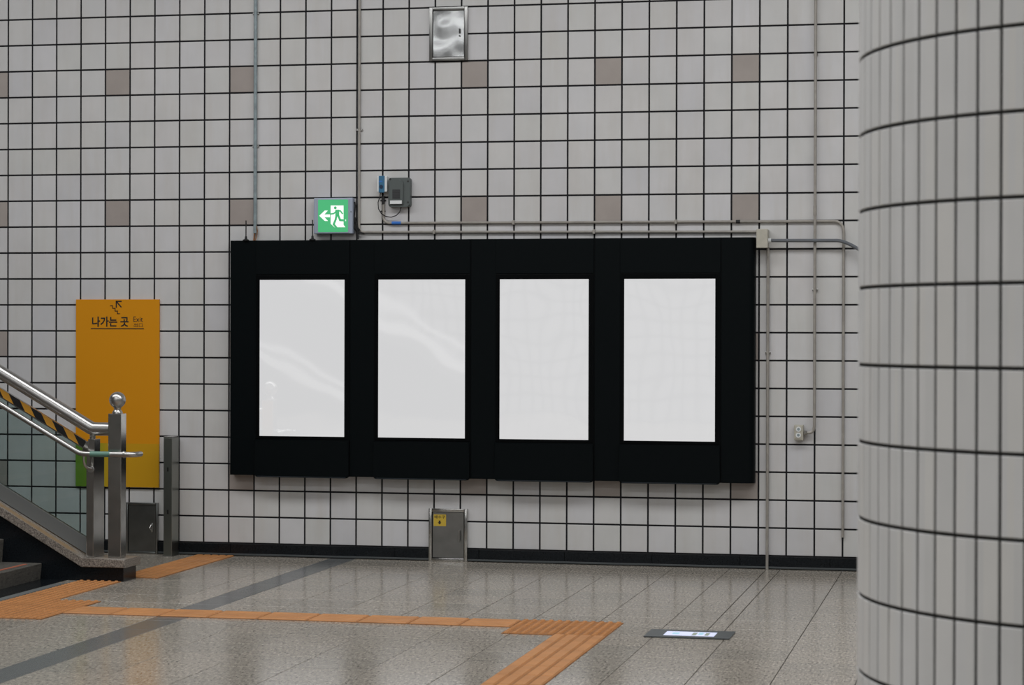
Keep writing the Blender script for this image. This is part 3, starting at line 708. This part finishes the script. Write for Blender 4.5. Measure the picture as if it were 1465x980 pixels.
# ================================================================ stairs with stone kerb
SY1 = -1.855; SY0 = -4.9; SL = 0.564
stt = thing('staircase', (1.1, -3.3, 0.0), 'grey granite stairs going up to the left with dark stone kerb wall', 'stairs')
for k in range(10):
    zt = 0.113+0.158*k; xr = 1.118-0.28*k
    bm = bmesh.new()
    prism(bm, [(xr-0.012, 0 if k == 0 else zt-0.158-0.002), (xr, zt-0.004), (xr-0.004, zt), (xr-0.29, zt), (xr-0.29, 0 if k == 0 else zt-0.16)], 'y', SY0, SY1)
    s_ = obj('step', bm, 'step', stt)
    obj('antislip_strip', B(xr-0.085, xr-0.055, SY0+0.1, SY1-0.11, zt-0.001, zt+0.0025), 'salmon', s_)
obj('drain_channel', B(1.108, 1.30, SY0, SY1, 0.0003, 0.003), 'blackstone', stt)
obj('drain_strip', B(1.318, 1.378, SY0, -2.06, 0.0003, 0.005, bev=0.001), 'channel', stt)
XL = 1.41; XE = 1.707; XF = -1.9
zk = lambda x: 0.095+(XL-x)*SL
bm = bmesh.new(); prism(bm, [(XE, 0), (XE, 0.094), (XL, 0.094), (XF, zk(XF)), (XF, 0)], 'y', -1.85, -1.625); obj('kerb_wall', bm, 'blackstone', stt)
bm = bmesh.new(); CT = 0.056
top = [(1.725, 0.095), (1.725, 0.095+CT), (XL+0.005, 0.095+CT), (XF, zk(XF)+CT*1.14), (XF, zk(XF)), (XL, 0.095)]
prism(bm, top, 'y', -1.872, -1.588)
bmesh.ops.bevel(bm, geom=[e for e in bm.edges if abs(e.verts[0].co.y-e.verts[1].co.y) < 1e-6 and e.verts[0].co.y < -1.8], offset=0.004, segments=1, affect='EDGES')
obj('kerb_capstone', bm, 'capstain', stt, label='speckled granite cap with ochre stain along its slope')

# ================================================================ stair railing
rl = thing('stair_railing', (1.6, -1.74, 0.151), 'stainless steel stair railing with glass, hazard tape and ball-topped newel post', 'railing')
zc = 0.1516
nw = obj('newel_post', B(1.567, 1.661, -1.785, -1.690, zc, 1.132, bev=0.004), 'steel', rl)
obj('newel_collar', lathe(bmesh.new(), [(0.036, 1.132), (0.036, 1.138), (0.030, 1.150), (0.022, 1.160), (0.026, 1.172), (0.018, 1.182)], 1.616, -1.738, 20), 'chrome', nw, smooth=True)
prof = [(0.056*math.sin(R(a)), 1.224-0.056*math.cos(R(a))) for a in range(14, 180, 8)]+[(0.001, 1.280)]
obj('ball_finial', lathe(bmesh.new(), prof, 1.616, -1.738, 28), 'chrome', nw, smooth=True)
obj('glass_post', B(1.416, 1.469, -1.80, -1.612, zc, 0.868, bev=0.003), 'steel', rl)
bm = bmesh.new(); box(bm, 1.428, 1.476, -1.80, -1.70, 0.868, 0.958, bev=0.003); prism(bm, [(1.376, 0.868), (1.378, 0.895), (1.402, 0.935), (1.430, 0.950), (1.430, 0.868)], 'y', -1.775, -1.725)
obj('post_bracket', bm, 'steel', rl)
obj('rail_stub', tube(bmesh.new(), [(1.437, -1.74, 0.94), (1.437, -1.74, 1.0)], 0.020, 12), 'steel', rl, smooth=True)
xb, zr = 1.437, 1.025
up = lambda x, z0, x0: z0+(x0-x)*SL
obj('handrail', tube(bmesh.new(), [(XF, -1.74, up(XF, zr, xb)), (xb-0.012, -1.74, up(xb-0.012, zr, xb)), (xb+0.012, -1.74, zr), (1.5675, -1.74, zr)], 0.0455, 24), 'chrome', rl, smooth=True)
yl = -1.872; zl = 0.861; xq = 1.405
pts = [(XF, yl, up(XF, zl, xq))]+arc((xq-0.04, yl, up(xq-0.04, zl, xq)), (xq, yl, zl), (xq+0.04, yl, zl), 4)+[(1.755, yl, zl)]+arc((1.755, yl, zl), (1.797, yl, zl), (1.797, yl+0.05, zl), 6)[1:]+[(1.797, yl+0.10, zl)]
lr = obj('lower_handrail', tube(bmesh.new(), pts, 0.0185, 16), 'chrome', rl, smooth=True)
obj('braille_tape', tube(bmesh.new(), [(1.478, yl, zl), (1.620, yl, zl)], 0.0194, 16), 'tapegreen', lr, smooth=True)
obj('rail_bracket', tube(bmesh.new(), [(1.700, yl, zl), (1.690, yl+0.04, zl), (1.660, -1.786, zl)], 0.010, 8), 'chrome', lr, smooth=True)
obj('end_collar', tube(bmesh.new(), [(1.715, yl, zl), (1.728, yl, zl)], 0.0235, 14), 'chrome', lr, smooth=True)
obj('swan_bracket', tube(bmesh.new(), arc((1.428, yl, zl-0.015), (1.425, yl+0.0, zl-0.10), (1.452, -1.81, zl-0.105), 6)+[(1.455, -1.80, zl-0.105)], 0.009, 8), 'chrome', lr, smooth=True)
bm = bmesh.new(); disc_y(bm, 1.452, zl-0.107, 0.022, -1.812, -1.798, 14); obj('bracket_rosette', bm, 'chrome', lr, smooth=True)
# glass with its top channel and hazard tape
g0x = 1.412
gb = lambda x: 0.262+(g0x-x)*SL; gt = lambda x: 0.893+(g0x-0.02-x)*SL
bm = bmesh.new(); prism(bm, [(XF, gb(XF)), (g0x, gb(g0x)), (g0x, gt(g0x)), (XF, gt(XF))], 'y', -1.726, -1.714); obj('glass_panel', bm, 'glass', rl, label='tinted see-through glass panel')
bm = bmesh.new(); prism(bm, [(XF, zk(XF)+0.067), (g0x, zk(g0x)+0.067), (g0x, gb(g0x)+0.006), (XF, gb(XF)+0.006)], 'y', -1.740, -1.700); obj('glass_channel', bm, 'channel', rl)
tz = lambda x: 0.885+(1.385-x)*SL
bm = bmesh.new(); prism(bm, [(XF, tz(XF)-0.008), (1.405, tz(1.405)-0.008), (1.405, tz(1.405)+0.058), (XF, tz(XF)+0.058)], 'y', -1.732, -1.708); ch = obj('top_channel', bm, 'steel', rl)
x = 1.398; k = 0; dx = 0.0775
while x > XF+0.1:
    sh = 0.038; dx = 0.084 if k % 2 == 0 else 0.076
    bm = bmesh.new(); prism(bm, [(x-dx-sh*0.5, tz(x-dx-sh*0.5)+0.056), (x-sh*0.5, tz(x-sh*0.5)+0.056), (x+sh*0.5, tz(x+sh*0.5)+0.002), (x-dx+sh*0.5, tz(x-dx+sh*0.5)+0.002)], 'y', -1.7335, -1.7315)
    obj('hazard_stripe', bm, 'haz_k' if k % 2 == 0 else 'haz_y', ch)
    x -= dx; k += 1
for z in (gb(g0x)+0.012, zk(g0x)+0.075):
    obj('clamp_bolt', disc_y(bmesh.new(), 1.408, z, 0.007, -1.747, -1.739, 8), 'screw', rl)
